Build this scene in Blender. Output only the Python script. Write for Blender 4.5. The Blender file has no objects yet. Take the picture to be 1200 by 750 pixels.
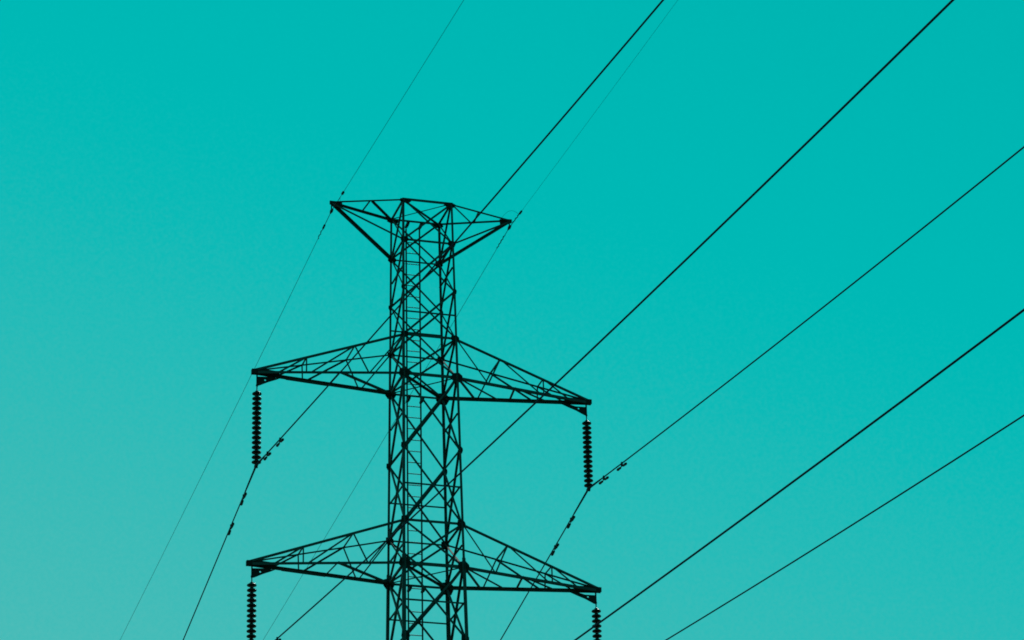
import bpy, math, random
from mathutils import Vector, Matrix

random.seed(7)
SC = bpy.context.scene
COL = SC.collection

# ------------------------------------------------------------------ camera
H0 = 39.654                      # height of the upper crossarm's bottom chord above the ground
CAM_POS = Vector((-22.94806, -86.14646, -38.05387 + H0))
cR = Vector((0.96141465, -0.27423735, -0.02181172)).normalized()
cU = Vector((-0.09307441, -0.39885684, 0.91227758)).normalized()
cF = Vector((0.25888034, 0.87504691, 0.40899128)).normalized()
cd = bpy.data.cameras.new('camera')
cd.sensor_width = 36.0
cd.sensor_fit = 'HORIZONTAL'
cd.lens = 4200.07 / 1200.0 * 36.0
cd.clip_start = 0.1
cd.clip_end = 9000.0
cam = bpy.data.objects.new('camera', cd)
m = Matrix((cR, cU, -cF)).transposed().to_4x4()
m.translation = CAM_POS
cam.matrix_world = m
COL.objects.link(cam)
SC.camera = cam

# ------------------------------------------------------------------ light
SUN_EL, SUN_AZ = math.radians(38.0), math.radians(24.0)      # beyond and above the tower: it stands against the light
sun_dir = Vector((math.sin(SUN_AZ) * math.cos(SUN_EL), math.cos(SUN_AZ) * math.cos(SUN_EL), math.sin(SUN_EL)))
sl = bpy.data.lights.new('sun', 'SUN')
sl.energy = 2.0
sl.angle = math.radians(0.5)
sl.color = (1.0, 0.95, 0.88)
so = bpy.data.objects.new('sun', sl)
so.rotation_euler = sun_dir.to_track_quat('Z', 'Y').to_euler()
COL.objects.link(so)

SC.view_settings.view_transform = 'Standard'
SC.view_settings.look = 'None'
SC.view_settings.exposure = 0.0
SC.view_settings.gamma = 1.0
SC.view_settings.use_curve_mapping = False
SC.cycles.filter_width = 1.75

# sky: an even teal sky that pales towards the horizon and to the left
world = bpy.data.worlds.new('World')
SC.world = world
world.use_nodes = True
nt = world.node_tree
nt.nodes.clear()
out = nt.nodes.new('ShaderNodeOutputWorld')
bg = nt.nodes.new('ShaderNodeBackground')
tc = nt.nodes.new('ShaderNodeTexCoord')
dot = nt.nodes.new('ShaderNodeVectorMath'); dot.operation = 'DOT_PRODUCT'
PALE = (-0.3 * cR - cU).normalized()
dot.inputs[1].default_value = PALE
nt.links.new(tc.outputs['Generated'], dot.inputs[0])
nz = nt.nodes.new('ShaderNodeTexNoise'); nz.inputs['Scale'].default_value = 950.0; nz.inputs['Detail'].default_value = 2.0
nt.links.new(tc.outputs['Generated'], nz.inputs['Vector'])
nm = nt.nodes.new('ShaderNodeMath'); nm.operation = 'MULTIPLY_ADD'
nt.links.new(nz.outputs['Fac'], nm.inputs[0]); nm.inputs[1].default_value = 0.056
nt.links.new(dot.outputs['Value'], nm.inputs[2])
mr = nt.nodes.new('ShaderNodeMapRange')
nt.links.new(nm.outputs[0], mr.inputs['Value'])
def tpix(y):                      # left-edge row of the frame -> value of the gradient
    return ((y - 375.0) + 180.0) / 4200.0 / 1.044 + 0.028
T0, T1 = -1.0, 1.0
mr.inputs['From Min'].default_value = T0
mr.inputs['From Max'].default_value = T1
ramp = nt.nodes.new('ShaderNodeValToRGB')
nt.links.new(mr.outputs[0], ramp.inputs['Fac'])
def s2l(c):
    c /= 255.0
    return c / 12.92 if c <= 0.04045 else ((c + 0.055) / 1.055) ** 2.4
stops = [(-1.0, (0, 150, 150)), (tpix(-355), (0, 180, 177)), (tpix(60), (0, 185, 181.5)), (tpix(190), (14, 186, 183)),
         (tpix(375), (40, 187, 184)), (tpix(560), (59, 187, 183.5)), (tpix(740), (73, 188, 184)),
         (0.45, (150, 203, 198)), (1.0, (165, 206, 201))]
els = ramp.color_ramp.elements
while len(els) > 1:
    els.remove(els[-1])
for i, (t, c) in enumerate(stops):
    pos = (t - T0) / (T1 - T0)
    e = els[0] if i == 0 else els.new(pos)
    e.position = pos
    e.color = (s2l(c[0]), s2l(c[1]), s2l(c[2]), 1)
nt.links.new(ramp.outputs['Color'], bg.inputs['Color'])
bg.inputs['Strength'].default_value = 1.0
nt.links.new(bg.outputs[0], out.inputs['Surface'])

# ------------------------------------------------------------------ materials
def material(name, c0, c1, scale=6.0, rough=0.6, metal=0.0, bump=0.0, spec=0.5):
    mt = bpy.data.materials.new(name)
    mt.use_nodes = True
    n = mt.node_tree
    b = n.nodes['Principled BSDF']
    t = n.nodes.new('ShaderNodeTexCoord')
    x = n.nodes.new('ShaderNodeTexNoise')
    x.inputs['Scale'].default_value = scale
    x.inputs['Detail'].default_value = 5.0
    n.links.new(t.outputs['Object'], x.inputs['Vector'])
    r = n.nodes.new('ShaderNodeValToRGB')
    r.color_ramp.elements[0].position = 0.35
    r.color_ramp.elements[1].position = 0.68
    r.color_ramp.elements[0].color = (*c0, 1)
    r.color_ramp.elements[1].color = (*c1, 1)
    n.links.new(x.outputs['Fac'], r.inputs['Fac'])
    n.links.new(r.outputs['Color'], b.inputs['Base Color'])
    b.inputs['Roughness'].default_value = rough
    b.inputs['Metallic'].default_value = metal
    b.inputs['Specular IOR Level'].default_value = spec
    if bump:
        u = n.nodes.new('ShaderNodeBump')
        u.inputs['Strength'].default_value = bump
        n.links.new(x.outputs['Fac'], u.inputs['Height'])
        n.links.new(u.outputs['Normal'], b.inputs['Normal'])
    return mt

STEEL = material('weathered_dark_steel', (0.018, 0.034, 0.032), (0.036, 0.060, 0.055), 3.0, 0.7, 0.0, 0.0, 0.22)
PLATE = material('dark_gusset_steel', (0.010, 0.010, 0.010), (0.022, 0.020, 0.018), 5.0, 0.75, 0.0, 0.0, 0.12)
WIRE = material('dark_stranded_wire', (0.022, 0.024, 0.050), (0.032, 0.034, 0.064), 9.0, 0.95, 0.0, 0.0, 0.05)
PORC = material('dark_glazed_porcelain', (0.010, 0.009, 0.008), (0.018, 0.014, 0.012), 7.0, 0.45, 0.0, 0.0, 0.3)
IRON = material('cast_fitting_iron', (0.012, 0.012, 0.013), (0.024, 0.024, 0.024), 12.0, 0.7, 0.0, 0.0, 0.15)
CONC = material('footing_concrete', (0.24, 0.23, 0.21), (0.36, 0.35, 0.32), 4.0, 0.9, 0.0, 0.3)
GRASS = material('dry_meadow_grass', (0.045, 0.075, 0.025), (0.12, 0.12, 0.05), 0.15, 0.95, 0.0, 0.5)

# ------------------------------------------------------------------ mesh helpers
class MB:
    def __init__(self):
        self.v = []; self.f = []
    def add(self, vs, fs):
        o = len(self.v)
        self.v += [Vector(p) for p in vs]
        self.f += [tuple(i + o for i in f) for f in fs]
        return self
    def build(self, name, mat, parent=None, origin=None, smooth=False):
        o0 = Vector(origin) if origin is not None else sum(self.v, Vector()) / len(self.v)
        me = bpy.data.meshes.new(name)
        me.from_pydata([p - o0 for p in self.v], [], self.f)
        me.update()
        me.materials.append(mat)
        if smooth:
            me.polygons.foreach_set('use_smooth', [True] * len(me.polygons))
        ob = bpy.data.objects.new(name, me)
        COL.objects.link(ob)
        place(ob, o0, parent)
        return ob

WORLDPOS = {}
def place(ob, pos, parent):
    WORLDPOS[ob.name] = Vector(pos)
    if parent is not None:
        ob.parent = parent
        ob.location = Vector(pos) - WORLDPOS[parent.name]
    else:
        ob.location = pos

def empty(name, pos):
    ob = bpy.data.objects.new(name, None)
    ob.empty_display_size = 0.3
    COL.objects.link(ob)
    place(ob, pos, None)
    return ob

def tag(o, label=None, cat=None, group=None, kind=None):
    if label: o['label'] = label
    if cat: o['category'] = cat
    if group: o['group'] = group
    if kind: o['kind'] = kind
    return o

def prism(mb, prof, p0, p1, u, w):
    """extrude the 2-D profile (coordinates along u, w) from p0 to p1"""
    p0, p1 = Vector(p0), Vector(p1)
    n = len(prof)
    vs = [p0 + u * a + w * b for a, b in prof] + [p1 + u * a + w * b for a, b in prof]
    fs = [(i, (i + 1) % n, n + (i + 1) % n, n + i) for i in range(n)]
    fs += [tuple(reversed(range(n))), tuple(range(n, 2 * n))]
    mb.add(vs, fs)

def angle(mb, p0, p1, a, nrm, off=0.0, t=None, flip=False, ext=0.0):
    """steel angle section: one flange flat in the face with outward normal nrm, the other pointing inward"""
    p0, p1, nrm = Vector(p0), Vector(p1), Vector(nrm)
    d = (p1 - p0).normalized()
    p0 = p0 - d * ext; p1 = p1 + d * ext
    u = d.cross(nrm).normalized()
    w = u.cross(d).normalized()
    if w.dot(nrm) > 0: w = -w
    if flip: u = -u
    t = t or max(0.006, a * 0.1)
    prof = [(-a / 2, 0), (a / 2, 0), (a / 2, t), (-a / 2 + t, t), (-a / 2 + t, a * 0.8), (-a / 2, a * 0.8)]
    s = -w * off
    prism(mb, prof, p0 + s, p1 + s, u, w)

def bar(mb, p0, p1, wd, ht, up=(0, 0, 1)):
    p0, p1 = Vector(p0), Vector(p1)
    d = (p1 - p0).normalized()
    u = d.cross(Vector(up))
    if u.length < 1e-4: u = d.cross(Vector((1, 0, 0)))
    u.normalize(); w = u.cross(d)
    prism(mb, [(-wd / 2, -ht / 2), (wd / 2, -ht / 2), (wd / 2, ht / 2), (-wd / 2, ht / 2)], p0, p1, u, w)

def tube(mb, pts, r, n=8, cap=True):
    pts = [Vector(p) for p in pts]
    rr = r if isinstance(r, (list, tuple)) else [r] * len(pts)
    vs = []; fs = []
    ref = None
    for i, p in enumerate(pts):
        d = (pts[min(i + 1, len(pts) - 1)] - pts[max(i - 1, 0)]).normalized()
        if ref is None:
            ref = Vector((0, 0, 1)) if abs(d.z) < 0.9 else Vector((1, 0, 0))
        u = (ref - d * ref.dot(d)).normalized(); w = d.cross(u); ref = u
        for k in range(n):
            a = 2 * math.pi * k / n
            vs.append(p + (u * math.cos(a) + w * math.sin(a)) * rr[i])
    for i in range(len(pts) - 1):
        for k in range(n):
            k2 = (k + 1) % n
            fs.append((i * n + k, i * n + k2, (i + 1) * n + k2, (i + 1) * n + k))
    if cap:
        fs.append(tuple(reversed(range(n)))); b = (len(pts) - 1) * n
        fs.append(tuple(range(b, b + n)))
    mb.add(vs, fs)

def plate(mb, outline, origin, ux, uz, t):
    """flat plate: outline in (ux, uz), thickness t centred on the plane"""
    ux, uz = Vector(ux), Vector(uz)
    n = ux.cross(uz).normalized()
    o = Vector(origin)
    k = len(outline)
    vs = [o + ux * a + uz * b - n * t / 2 for a, b in outline] + [o + ux * a + uz * b + n * t / 2 for a, b in outline]
    fs = [(i, (i + 1) % k, k + (i + 1) % k, k + i) for i in range(k)]
    fs += [tuple(reversed(range(k))), tuple(range(k, 2 * k))]
    mb.add(vs, fs)

def lathe(mb, prof, o, n=20):
    o = Vector(o); vs = []; fs = []
    for r, z in prof:
        for k in range(n):
            a = 2 * math.pi * k / n
            vs.append(o + Vector((r * math.cos(a), r * math.sin(a), z)))
    for i in range(len(prof) - 1):
        for k in range(n):
            k2 = (k + 1) % n
            fs.append((i * n + k, i * n + k2, (i + 1) * n + k2, (i + 1) * n + k))
    fs.append(tuple(reversed(range(n)))); b = (len(prof) - 1) * n
    fs.append(tuple(range(b, b + n)))
    mb.add(vs, fs)

def lerp(a, b, f): return Vector(a) * (1 - f) + Vector(b) * f

# ------------------------------------------------------------------ ground
gm = MB()
G = 24; S = 4000.0
rg = random.Random(3)
gv = []
for j in range(G + 1):
    for i in range(G + 1):
        x = (i / G * 2 - 1); y = (j / G * 2 - 1)
        x = S * x * abs(x); y = S * y * abs(y)
        r = math.hypot(x, y)
        gv.append((x, y, 0.0 if r < 200 else rg.uniform(-1, 1) * min(6, (r - 200) / 150)))
gm.add(gv, [(j * (G + 1) + i, j * (G + 1) + i + 1, (j + 1) * (G + 1) + i + 1, (j + 1) * (G + 1) + i) for j in range(G) for i in range(G)])
tag(gm.build('ground', GRASS, origin=(0, 0, 0), smooth=True), kind='structure')

# ------------------------------------------------------------------ the lattice tower
Z = [5.232, 4.0033, 2.5628, 1.1489, 0.0, -2.1107, -4.2316, -5.4459, -7.4588, -9.68, -10.892]
Z = [z + H0 for z in Z]
def half(z):
    """half widths of the body at height z"""
    q = z - H0
    if q > -12.0:
        return 0.75 - 0.012 * q, 0.7463 - 0.0164 * q
    f = (-12.0 - q) / (H0 - 12.0)
    return 0.894 + 2.4 * f, 0.943 + 2.4 * f
def node(sx, sy, z):
    a, b = half(z)
    return Vector((sx * a, sy * b, z))
NEAR, FAR, LEFT, RIGHT = -1, 1, -1, 1

tower = empty('transmission_tower', (0, 0, 0))
tag(tower, 'tall dark steel lattice tower with three visible tiers of crossarms and a caged ladder-like centre', 'pylon')
tower['label'] = 'tall dark steel lattice transmission tower with crossarms, silhouetted against the teal sky'

# legs: four corner angles, thicker towards the ground
seg = [Z[0] + 0.03, Z[3], Z[7] + 0.25, H0 - 12.0, 0.25]
sizes = [0.058, 0.066, 0.095, 0.15]
for sx in (LEFT, RIGHT):
    for sy in (NEAR, FAR):
        mb = MB()
        for i in range(4):
            a = sizes[i]; t = max(0.008, a * 0.11); h = a * 0.42
            prof = [(-h, -h), (a - h, -h), (a - h, t - h), (t - h, t - h), (t - h, a - h), (-h, a - h)]
            u = Vector((-sx, 0, 0)); w = Vector((0, -sy, 0))
            if sx * sy < 0: prof = [(q, p) for p, q in prof]; u, w = w, u
            prism(mb, prof, node(sx, sy, seg[i]), node(sx, sy, seg[i + 1] - (0.25 if i < 3 else 0)), u, w)
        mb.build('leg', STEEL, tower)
        fb = MB()
        p = node(sx, sy, 0)
        lathe(fb, [(0.45, -0.6), (0.45, 0.30), (0.40, 0.36)], (p.x, p.y, 0), 16)
        fb.build('footing', CONC, tower)

def member(name, p0, p1, a, n, off=0.0, flip=False, mat=STEEL, parent=None):
    mb = MB()
    angle(mb, p0, p1, a * (1.2 if parent else 1.20), n, off, flip=flip)
    return mb.build(name, mat, parent or tower)

FACES = [((LEFT, NEAR), (RIGHT, NEAR), (0, -1, 0)), ((LEFT, FAR), (RIGHT, FAR), (0, 1, 0)),
         ((LEFT, NEAR), (LEFT, FAR), (-1, 0, 0)), ((RIGHT, NEAR), (RIGHT, FAR), (1, 0, 0))]
# sizes of the two families of diagonals per panel: (left-top to right-bottom, right-top to left-bottom) on the front and back,
# then (near-top to far-bottom, far-top to near-bottom) on the sides
DI = {0: (.042, .046, .046, .042), 1: (.042, .050, .046, .044), 2: (.042, .050, .048, .044), 3: (.050, .048, .050, .050),
      4: (.048, .058, .056, .066), 5: (.048, .064, .056, .064), 6: (.050, .050, .050, .054), 7: (.050, .066, .060, .070),
      8: (.050, .066, .060, .070), 9: (.050, .050, .050, .054)}
for k in range(10):
    zt, zb = Z[k], Z[k + 1]
    for fi, (A, B, n) in enumerate(FACES):
        a0, a1 = (DI[k][0], DI[k][1]) if fi < 2 else (DI[k][2], DI[k][3])
        if fi == 0 and k in (4, 5, 7, 8): a1 = 0.043
        member('diagonal_brace', node(*A, zt), node(*B, zb), a0, n, 0.004)
        member('diagonal_brace', node(*B, zt), node(*A, zb), a1, n, -0.012, True)
low = [H0 - 10.892, H0 - 12.0, H0 - 16.5, H0 - 22.0, H0 - 29.0, 0.4]
for k in range(len(low) - 1):
    for (A, B, n) in FACES:
        member('diagonal_brace', node(*A, low[k]), node(*B, low[k + 1]), 0.09, n, 0.004)
        member('diagonal_brace', node(*B, low[k]), node(*A, low[k + 1]), 0.09, n, -0.012, True)
        member('horizontal_strut', node(*A, low[k + 1] + 0.02), node(*B, low[k + 1] + 0.02), 0.07, n)
# level struts
LV = {0: (.062, .050, .045), 1: (.052, .038, .042), 3: (.060, .040, .045), 4: (.075, .048, .055),
      6: (.060, .040, .045), 7: (.080, .055, .055), 9: (.060, .040, .045), 10: (.080, .060, .055)}
for k, (an, af, asd) in LV.items():
    for fi, (A, B, n) in enumerate(FACES):
        member('horizontal_strut', node(*A, Z[k]), node(*B, Z[k]), an if fi == 0 else af if fi == 1 else asd, n, 0.008)
# mid-panel struts
for k, full in ((1, False), (2, True), (4, False), (5, True), (6, False), (7, True), (8, True)):
    zm = (Z[k] + Z[k + 1]) / 2
    for fi, (A, B, n) in enumerate(FACES):
        if fi < 2 and not full: continue
        if fi >= 2 and k == 2: continue
        member('horizontal_strut', node(*A, zm), node(*B, zm), 0.040 if fi == 0 else 0.036, n, -0.02)
# plan bracing
for k, a in ((0, .034), (4, .045), (7, .045), (10, .045)):
    member('plan_brace', node(LEFT, NEAR, Z[k]), node(RIGHT, FAR, Z[k]), a * 1.2, (0, 0, 1), -0.01)
    member('plan_brace', node(RIGHT, NEAR, Z[k]), node(LEFT, FAR, Z[k]), a * 0.75, (0, 0, 1), 0.01)

# gusset plates: irregular six- to eight-sided plates bolted over the joints
GS = {0: (.17, .075), 1: (.12, .10), 2: (.055, .075), 3: (.12, .10), 4: (.165, .15), 5: (.070, .105), 6: (.12, .12), 7: (.165, .165),
      8: (.12, .13), 9: (.14, .12), 10: (.2, .19)}
def bolt_heads(mb, c, ux, uz, n, wd, ht):
    for (i, j) in ((-.6, 0), (.6, 0), (0, .6), (0, -.6), (.35, .4), (-.35, -.4)):
        p = Vector(c) + Vector(ux) * wd * i + Vector(uz) * ht * j
        prism(mb, [(.014 * math.cos(q), .014 * math.sin(q)) for q in [math.pi / 3 * s for s in range(6)]],
              p, p + Vector(n) * 0.02, Vector(ux), Vector(uz))
for k, (gw, gh) in GS.items():
    for sx in (LEFT, RIGHT):
        for sy in (NEAR, FAR):
            c = node(sx, sy, Z[k])
            gw, gh = [q * (1.22 if (k in (4, 7) and sx > 0 and sy > 0) else 1.0) for q in GS[k]]
            j = random.Random(k * 17 + sx * 3 + sy)
            def outline(w_, h_, inner):
                cx = inner * w_ * 0.30
                o = [(-1, -.30), (-.50, -1), (.62, -1), (1, -.15), (.92, .45), (.35, 1), (-.85, .80)]
                return [(cx + a * w_ * j.uniform(.88, 1.05), b * h_ * j.uniform(.9, 1.05)) for a, b in o]
            inner = -sx * (0.4 if k in (4, 7, 10) else -0.5 if k in (2, 5) else 1.0)
            zo = -0.045 if k == 0 else 0.0
            mb = MB()
            plate(mb, outline(gw, gh, inner), c + Vector((0, sy * 0.014, zo)), (1, 0, 0), (0, 0, 1), 0.010)
            bolt_heads(mb, c + Vector((inner * gw * .3, sy * 0.018, zo)), (1, 0, 0), (0, 0, 1), (0, sy, 0), gw, gh)
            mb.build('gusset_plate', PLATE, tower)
            mb = MB()
            g2, h2 = gw * .75, gh * .85
            plate(mb, outline(g2, h2, -sy), c + Vector((sx * 0.014, 0, zo)), (0, 1, 0), (0, 0, 1), 0.010)
            bolt_heads(mb, c + Vector((sx * 0.018, -sy * g2 * .3, zo)), (0, 1, 0), (0, 0, 1), (sx, 0, 0), g2, h2)
            mb.build('gusset_plate', PLATE, tower)

# ladder on the far face, standing 0.3 m off it
lad = MB()
def lpos(x, z): return Vector((x, half(z)[1] + 0.30, z))
ztop, zbot = Z[0] - 0.10, H0 - 12.0
bar(lad, lpos(-0.19, ztop), lpos(-0.19, zbot), 0.036, 0.045, (0, 1, 0))
bar(lad, lpos(0.195, ztop + .05), lpos(0.195, zbot), 0.036, 0.045, (0, 1, 0))
lad = lad.build('ladder', STEEL, tower)
z = H0 - 0.18 + 0.327 * 15
while z > zbot:
    if z < ztop - 0.05:
        mb = MB()
        tube(mb, [lpos(-0.18, z), lpos(0.18, z)], 0.0135, 6)
        mb.build('rung', STEEL, lad)
    z -= 0.327
for k in (0, 4, 7, 10):
    for x in (-0.19, 0.19):
        mb = MB()
        y0 = half(Z[k])[1]
        plate(mb, [(0, .02), (.10, .02), (.33, -.02), (.33, -.07), (.14, -.09), (.0, -.06)], (x, y0, Z[k]), (0, 1, 0), (0, 0, 1), 0.06)
        mb.build('ladder_bracket', PLATE, lad)

# ------------------------------------------------------------------ crossarms
TIP = {'crown': (2.5458, Z[0] - 0.004), 'upper': (4.712, Z[4] - 0.0345), 'lower': (4.8079, Z[7] - 0.0329), 'base': (4.90, Z[10] - 0.03)}

def crown_arm(sx):
    L, zt = TIP['crown']
    tip = Vector((sx * L, 0, zt))
    N0, F0, N1, F1 = node(sx, NEAR, Z[0]), node(sx, FAR, Z[0]), node(sx, NEAR, Z[1]), node(sx, FAR, Z[1])
    dy = Vector((0, .02, 0)); dz = Vector((0, 0, .025))
    mb = MB()
    angle(mb, tip - dy + dz, N0, .048 if sx < 0 else .056, (0, -.4, 1))
    angle(mb, tip + dy + dz, F0, .066 if sx < 0 else .070, (0, .4, 1))
    angle(mb, tip - dy - dz, N1, .048, (0, -1, -.6))
    angle(mb, tip + dy - dz, F1, .088 if sx < 0 else .072, (0, 1, -.15) if sx < 0 else (0, 1, -.6), flip=(sx < 0))
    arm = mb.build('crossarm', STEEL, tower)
    arm['label'] = 'short %s crossarm at the very top of the tower' % ('left' if sx < 0 else 'right')
    br = lambda a, b, s, n: member('crossarm_brace', a, b, s, n, parent=arm)
    T = lambda f: lerp(tip, N0, f)
    F = lambda f: lerp(tip, F0, f)
    br(T(.54), F(.51), .04, (0, 0, 1))
    if sx < 0: br(T(.57), F0, .052, (0, 0, 1))
    else: br(F(.55), N0, .036, (0, 0, 1))
    mb = MB()
    plate(mb, [(-sx * a, b) for a, b in ((-.05, .05), (.14, .045), (.30, .02), (.28, -.13), (.14, -.085), (-.05, -.05))],
          tip + Vector((0, 0, -.005)), (1, 0, 0), (0, 0, 1), 0.05)
    mb.build('tip_plate', PLATE, arm)
    return arm

def big_arm(sx, which, kt, kb, words):
    L, zt = TIP[which]
    tip = Vector((sx * L, 0, zt))
    NT, FT, NB, FB = (node(sx, NEAR, Z[kt]), node(sx, FAR, Z[kt]), node(sx, NEAR, Z[kb]), node(sx, FAR, Z[kb]))
    dy = Vector((0, .035, 0)); dz = Vector((0, 0, .03))
    t_n, t_f, b_n, b_f = tip - dy + dz, tip + dy + dz, tip - dy - dz, tip + dy - dz
    mb = MB()
    angle(mb, t_n, NT, .057 if sx < 0 else .058, (0, -1, .15) if sx < 0 else (0, -1, .5), flip=(sx < 0))
    angle(mb, t_f, FT, .042, (0, 1, .2))
    angle(mb, b_n, NB, .072, (0, -1, 0))
    angle(mb, b_f, FB, .085 if sx < 0 else .090, (0, 1, 0), flip=(sx < 0))
    arm = mb.build('crossarm', STEEL, tower)
    arm['label'] = words
    P = lambda f: lerp(t_n, NT, f)       # near top chord
    R = lambda f: lerp(t_f, FT, f)       # far top chord
    Q = lambda f: lerp(b_n, NB, f)       # near bottom chord
    S_ = lambda f: lerp(b_f, FB, f)      # far bottom chord
    def br(a, b, s, n, off=0.0): member('crossarm_brace', a, b, s, n, off, parent=arm)
    n1, n2, up, dn = (0, -1, 0), (0, 1, 0), (0, 0, 1), (0, 0, -1)
    # near face
    br(P(.355), Q(.355), .032, n1); br(P(.355), Q(.17), .036, n1)
    br(P(.675), Q(.385), .034, n1); br(P(.675), Q(.77), .036, n1)
    br(NT, Q(.775), .030, n1, .006)
    # far face
    br(R(.355), S_(.36), .032, n2); br(R(.355), S_(.17), .036, n2)
    br(R(.675), S_(.385), .050 if sx > 0 else .040, n2); br(R(.675), S_(.77), .034, n2)
    br(FT, S_(.785), .030, n2, .006)
    # top plane
    br(P(.355), R(.355), .040, up); br(P(.675), R(.675), .048 if sx > 0 else .038, up)
    # bottom plane
    br(Q(.575), S_(.55), .036 if sx < 0 else .052, dn)
    if sx < 0:
        br(Q(.575), FB, .055, dn, .006)
    else:
        br(NB, S_(.785), .044, dn, .006); br(NB, S_(.62), .032, dn, .012); br(Q(.56), S_(.29), .034, dn, .006)
    # spliced stretch of the far bottom chord and the small end plates over its joint
    mb = MB()
    if sx < 0: angle(mb, S_(.24), S_(.55), .080, (0, 1, -.4), 0.03, flip=True)
    else:
        angle(mb, S_(.13), S_(.56), .060, (0, 1, -.3), 0.03)
    mb.build('chord_splice', STEEL, arm)
    # tip: two side channels with closed end
    mb = MB()
    w0, w1 = -sx * 0.72, sx * 0.03
    for q in (-1, 1):
        plate(mb, [(w1, .062), (w0 * .5, .070), (w0, .045), (w0, -.045), (w0 * .5, -.065), (w1, -.07)], tip + Vector((0, q * .055, 0)), (1, 0, 0), (0, 0, 1), 0.010)
    bar(mb, tip + Vector((w1, 0, 0)), tip + Vector((w1 - sx * .02, 0, 0)), .11, .12)
    mb.build('tip_plate', PLATE, arm)
    # hanger bracket below the tip, with its bolt hole
    hx = sx * (L - 0.12)
    mb = MB()
    o = Vector((hx, 0, zt))
    s = -sx
    if sx < 0:
        outer = [(-.015 * s, -.14), (.42 * s, -.16), (.60 * s, -.10), (.66 * s, -.11), (.52 * s, -.18), (.30 * s, -.27), (.06 * s, -.39), (-.015 * s, -.40)]
    else:
        outer = [(-.015 * s, -.16), (.30 * s, -.165), (.52 * s, -.13), (.74 * s, -.06), (.78 * s, -.10), (.50 * s, -.21), (.30 * s, -.28), (.05 * s, -.40), (-.015 * s, -.40)]
    cx, cz, rh = .22 * s, -.22, .026
    hole = [(cx + rh * math.cos(2 * math.pi * i / 8), cz + rh * math.sin(2 * math.pi * i / 8)) for i in range(8)]
    # plate with a hole: rim ring of quads/tris between outline and hole
    k1, k2 = len(outer), len(hole)
    vs = []
    for yy in (-.012, .012):
        vs += [o + Vector((a, yy, b)) for a, b in outer] + [o + Vector((a, yy, b)) for a, b in hole]
    fs = []
    ang = lambda p: math.atan2(p[1] - cz, p[0] - cx)
    io = sorted(range(k1), key=lambda i: ang(outer[i])); ih = sorted(range(k2), key=lambda i: ang(hole[i]))
    seq = sorted([(ang(outer[i]), 0, i) for i in io] + [(ang(hole[i]), 1, i) for i in ih])
    lo, lh = [q[2] for q in seq if q[1] == 0][-1], [q[2] for q in seq if q[1] == 1][-1]
    for _, typ, i in seq:
        tri = (lo, i, k1 + lh) if typ == 0 else (lo, k1 + i, k1 + lh)
        if typ == 0: lo = i
        else: lh = i
        fs.append(tri); fs.append(tuple(reversed([q + k1 + k2 for q in tri])))
    for i in range(k1):
        fs.append((i, (i + 1) % k1, (i + 1) % k1 + k1 + k2, i + k1 + k2))
    for i in range(k2):
        fs.append((k1 + i, k1 + (i + 1) % k2, k1 + (i + 1) % k2 + k1 + k2, k1 + i + k1 + k2))
    mb.add(vs, fs)
    bar(mb, o + Vector((0, 0, -.05)), o + Vector((0, 0, -.41)), .034, .034)
    mb.build('hanger_bracket', PLATE, arm)
    return arm

crown_arm(LEFT); crown_arm(RIGHT)
big_arm(LEFT, 'upper', 3, 4, 'upper left crossarm, tapering to its tip')
big_arm(RIGHT, 'upper', 3, 4, 'upper right crossarm, tapering to its tip')
big_arm(LEFT, 'lower', 6, 7, 'lower left crossarm, tapering to its tip')
big_arm(RIGHT, 'lower', 6, 7, 'lower right crossarm, tapering to its tip')
big_arm(LEFT, 'base', 9, 10, 'lowest left crossarm'); big_arm(RIGHT, 'base', 9, 10, 'lowest right crossarm')

# ------------------------------------------------------------------ insulator strings
disc_mb = MB()
lathe(disc_mb, [(.012, -.062), (.016, -.052), (.040, -.046), (.045, -.032), (.070, -.040), (.074, -.026), (.100, -.034), (.104, -.020),
                (.124, -.026), (.129, -.012), (.122, .004), (.095, .022), (.058, .036), (.050, .040), (.048, .066), (.036, .074), (.012, .076)], (0, 0, 0), 24)
DISC = None
def insulator(x, z, count, label):
    global DISC
    e = empty('insulator_string', (x, 0, z - 0.40))
    tag(e, label, 'insulator', 'insulator strings hanging from the crossarm tips')
    mb = MB()
    lk = [(x + .022 * math.cos(a), 0, z - .43 + .035 * math.sin(a)) for a in [2 * math.pi * i / 10 for i in range(11)]]
    tube(mb, lk, .011, 6)
    lk = [(x, .020 * math.cos(a), z - .485 + .035 * math.sin(a)) for a in [2 * math.pi * i / 10 for i in range(11)]]
    tube(mb, lk, .011, 6)
    tube(mb, [(x, 0, z - .51), (x, 0, z - .60)], .015, 8)
    mb.build('shackle', IRON, e)
    for i in range(count):
        zc = z - 0.66 - 0.1402 * i
        if DISC is None:
            o = disc_mb.build('insulator_disc', PORC, None, origin=(0, 0, 0), smooth=True)
            DISC = o.data
            place(o, (x, 0, zc), e)
        else:
            o = bpy.data.objects.new('insulator_disc', DISC); COL.objects.link(o); place(o, (x, 0, zc), e)
        o.rotation_euler.z = i * 0.7
    zl = z - 0.66 - 0.1402 * (count - 1)
    mb = MB()
    tube(mb, [(x, 0, zl - .05), (x, 0, zl - .10)], .012, 8)
    # boat shaped clamp body with keeper
    tube(mb, [(x, -.17, zl - .110), (x, -.10, zl - .097), (x, 0, zl - .092), (x, .10, zl - .097), (x, .17, zl - .110)],
         [.026, .042, .052, .042, .026], 8)
    plate(mb, [(-.05, 0), (.05, 0), (.03, -.10), (-.03, -.10)], (x, 0, zl - .07), (0, 1, 0), (0, 0, 1), 0.07)
    mb.build('suspension_clamp', IRON, e)
    return zl - .092

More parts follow.
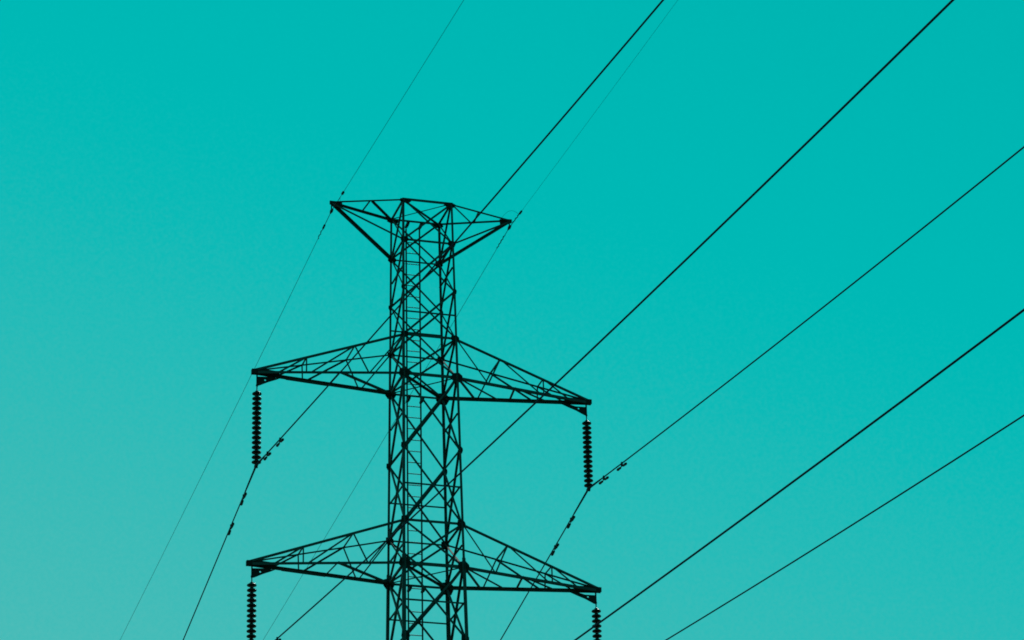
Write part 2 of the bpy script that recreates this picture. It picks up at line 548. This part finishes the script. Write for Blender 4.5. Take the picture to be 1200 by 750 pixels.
zA = insulator(-(4.712 - .12), Z[4], 15, 'fifteen-disc dark insulator string hanging from the upper left crossarm tip')
zB = insulator(4.712 - .12, Z[4], 14, 'fourteen-disc dark insulator string hanging from the upper right crossarm tip')
insulator(-(4.8079 - .12), Z[7] + .03, 15, 'dark insulator string hanging from the lower left crossarm tip, cut by the photo edge')
insulator(4.8079 - .12, Z[7] + .03, 14, 'dark insulator string hanging from the lower right crossarm, crossed by a wire')

# ------------------------------------------------------------------ wires
def wire_pt(a, side, phi, mm, q, s):
    return Vector((a[0] + s * math.sin(phi), a[1] + side * s * math.cos(phi), a[2] - mm * s + q * s * s))
def wire_samples(L):
    s = [0, .15, .4, .8, 1.4, 2.2, 3.2, 4.5, 6, 8]
    while s[-1] < L: s.append(s[-1] + 3.0)
    return s
def span_pts(a, near, far, Ln, Lf):
    pn = [wire_pt(a, -1, *near, s) for s in wire_samples(Ln)]
    pf = [wire_pt(a, 1, *far, s) for s in wire_samples(Lf)]
    return list(reversed(pn)) + pf[1:]

def damper(parent, a, side, par, s):
    """two dumb-bell weights on a short messenger cable clamped under the wire"""
    p = wire_pt(a, side, *par, s); d = (wire_pt(a, side, *par, s + .2) - p).normalized()
    dn = Vector((0, 0, -1)); dn = (dn - d * dn.dot(d)).normalized()
    mb = MB()
    bar(mb, p - dn * .035, p + dn * .085, .045, .055, d)
    c = p + dn * .080
    tube(mb, [c - d * .33, c - d * .12 + dn * .004, c, c + d * .12 + dn * .004, c + d * .33], .010, 6)
    dm = mb.build('vibration_damper', IRON, parent)
    for q in (-1, 1):
        mb = MB()
        e0, e1 = c + d * q * .09 + dn * .014, c + d * q * .36 + dn * .014
        tube(mb, [e0, lerp(e0, e1, .12), lerp(e0, e1, .45), lerp(e0, e1, .85), e1], [.020, .030, .032, .038, .028], 10)
        mb.build('damper_weight', IRON, dm)

def conductor(a, near, far, label, dn=(), df=()):
    mb = MB(); tube(mb, span_pts(a, near, far, 230, 260), .0178, 8)
    o = mb.build('power_line', WIRE, None, origin=a, smooth=True)
    tag(o, label, 'power line', 'conductors strung from the crossarms')
    mb = MB()
    pts = [wire_pt(a, -1, *near, s) for s in (1.0, .7, .4, .15, 0)] + [wire_pt(a, 1, *far, s) for s in (.15, .4, .7, 1.1, 1.6)]
    tube(mb, pts, [.021, .025, .028, .029, .029, .029, .028, .027, .025, .021], 8)
    mb.build('armour_rods', WIRE, o)
    for s in dn: damper(o, a, -1, near, s)
    for s in df: damper(o, a, 1, far, s)
    return o

FL, FR_ = (.02919, .08175, .00021), (.03573, .08777, .00021)
conductor((-4.592, 0, zA), (.00183, .14153, .00036), FL,
          'dark conductor clamped below the upper left crossarm, crossing in front of the tower top', (1.37, 2.87), (1.87, 3.76))
conductor((4.592, 0, zB), (.01716, .12901, .00036), FR_,
          'dark conductor clamped below the upper right crossarm, running up to the right edge', (1.28, 2.78), (1.92, 3.69))
conductor((-4.688, 0, -8.166 + H0), (-.00181, .14274, .00036), FL,
          'dark conductor from the lower left crossarm, crossing the upper right crossarm to the top right', (1.55, 3.15), (1.87, 3.76))
conductor((4.688, 0, -8.026 + H0), (.01774, .12763, .00036), FR_,
          'lowest dark conductor, crossing only the bottom right corner of the sky', (1.28, 2.78), (1.92, 3.69))
conductor((-4.808, 0, -13.612 + H0), (.03065, .11187, .00036), FL,
          'thick dark conductor passing in front of the lower right insulator string', (), ())


def spiral(parent, a, side, par, s0, s1, turns, r=.020, rr=.008):
    mb = MB()
    n = int(turns * 10); pts = []
    for i in range(n + 1):
        s = s0 + (s1 - s0) * i / n
        p = wire_pt(a, side, *par, s); d = (wire_pt(a, side, *par, s + .1) - p).normalized()
        u = d.cross(Vector((0, 0, 1))).normalized(); w = u.cross(d)
        t = 2 * math.pi * turns * i / n
        pts.append(p + u * r * math.cos(t) + w * r * math.sin(t))
    tube(mb, pts, rr, 5)
    mb.build('spiral_damper', IRON, parent)

def earth_wire(a, near, far, label, tip, sn, sf, balln, ballf, sx):
    mb = MB(); pp = span_pts(a, near, far, 230, 260); k = len(wire_samples(230))
    rn = .0052 if sx < 0 else .0032            # the right-hand wire continues as a lighter one on the near span
    tube(mb, pp, [rn if i < k - 4 else .0060 for i in range(len(pp))], 6)
    o = mb.build('earth_wire', WIRE, None, origin=a, smooth=True)
    tag(o, label, 'earth wire', 'thin earth wires along the tower top')
    mb = MB()
    a = Vector(a); tip = Vector(tip)
    bar(mb, tip, a + Vector((0, 0, .02)), .03, .03, (0, 1, 0))
    tube(mb, [wire_pt(a, -1, *near, .14), wire_pt(a, -1, *near, .06), a, wire_pt(a, 1, *far, .06), wire_pt(a, 1, *far, .14)], [.02, .036, .046, .036, .02], 8)
    mb.build('suspension_clamp', IRON, o)
    mb = MB()
    tube(mb, [wire_pt(a, -1, *near, s) for s in (1.0, .6, .2, 0)] + [wire_pt(a, 1, *far, s) for s in (.3, .7, 1.0)], .009, 6)
    mb.build('armour_rods', WIRE, o)
    for side, par, rng in ((-1, near, balln), (1, far, ballf)):
        for (s0, s1, r) in rng:
            mb = MB()
            tube(mb, [wire_pt(a, side, *par, s0 + (s1 - s0) * f) for f in (0, .2, .5, .8, 1)], [r * .5, r, r, r, r * .5], 8)
            mb.build('wire_fitting', IRON, o)
    if sn: spiral(o, a, -1, near, *sn)
    if sf: spiral(o, a, 1, far, *sf)
    # slack bonding lead looping from the arm to the wire
    mb = MB()
    p0 = tip + Vector((-sx * .25, -.05, .02)); p1 = wire_pt(a, -1, *near, .95)
    pts = []
    for i in range(13):
        f = i / 12
        p = lerp(p0, p1, f) + Vector((0, 0, (.17 if sx > 0 else -.16) * math.sin(math.pi * f)))
        pts.append(p)
    tube(mb, pts, .0038, 5)
    mb.build('bonding_lead', WIRE, o)
    return o

earth_wire((-2.546, 0, 4.967 + H0), (.01429, .04100, .0002), (.01006, .02907, .00018),
           'hair-thin earth wire held at the left tip of the tower top', (-2.546, 0, Z[0]), None, (1.15, 1.75, 2.2),
           [(.32, .62, .032), (1.16, 1.36, .036)], [(.82, 1.10, .030)], -1)
earth_wire((2.526, 0, 5.027 + H0), (.01297, .03936, .0002), (.00816, .03048, .00018),
           'hair-thin earth wire held at the right tip of the tower top', (2.526, 0, Z[0]), (.35, 1.1, 3.0), (.50, 1.3, 3.5),
           [(.95, 1.2, .030)], [], 1)
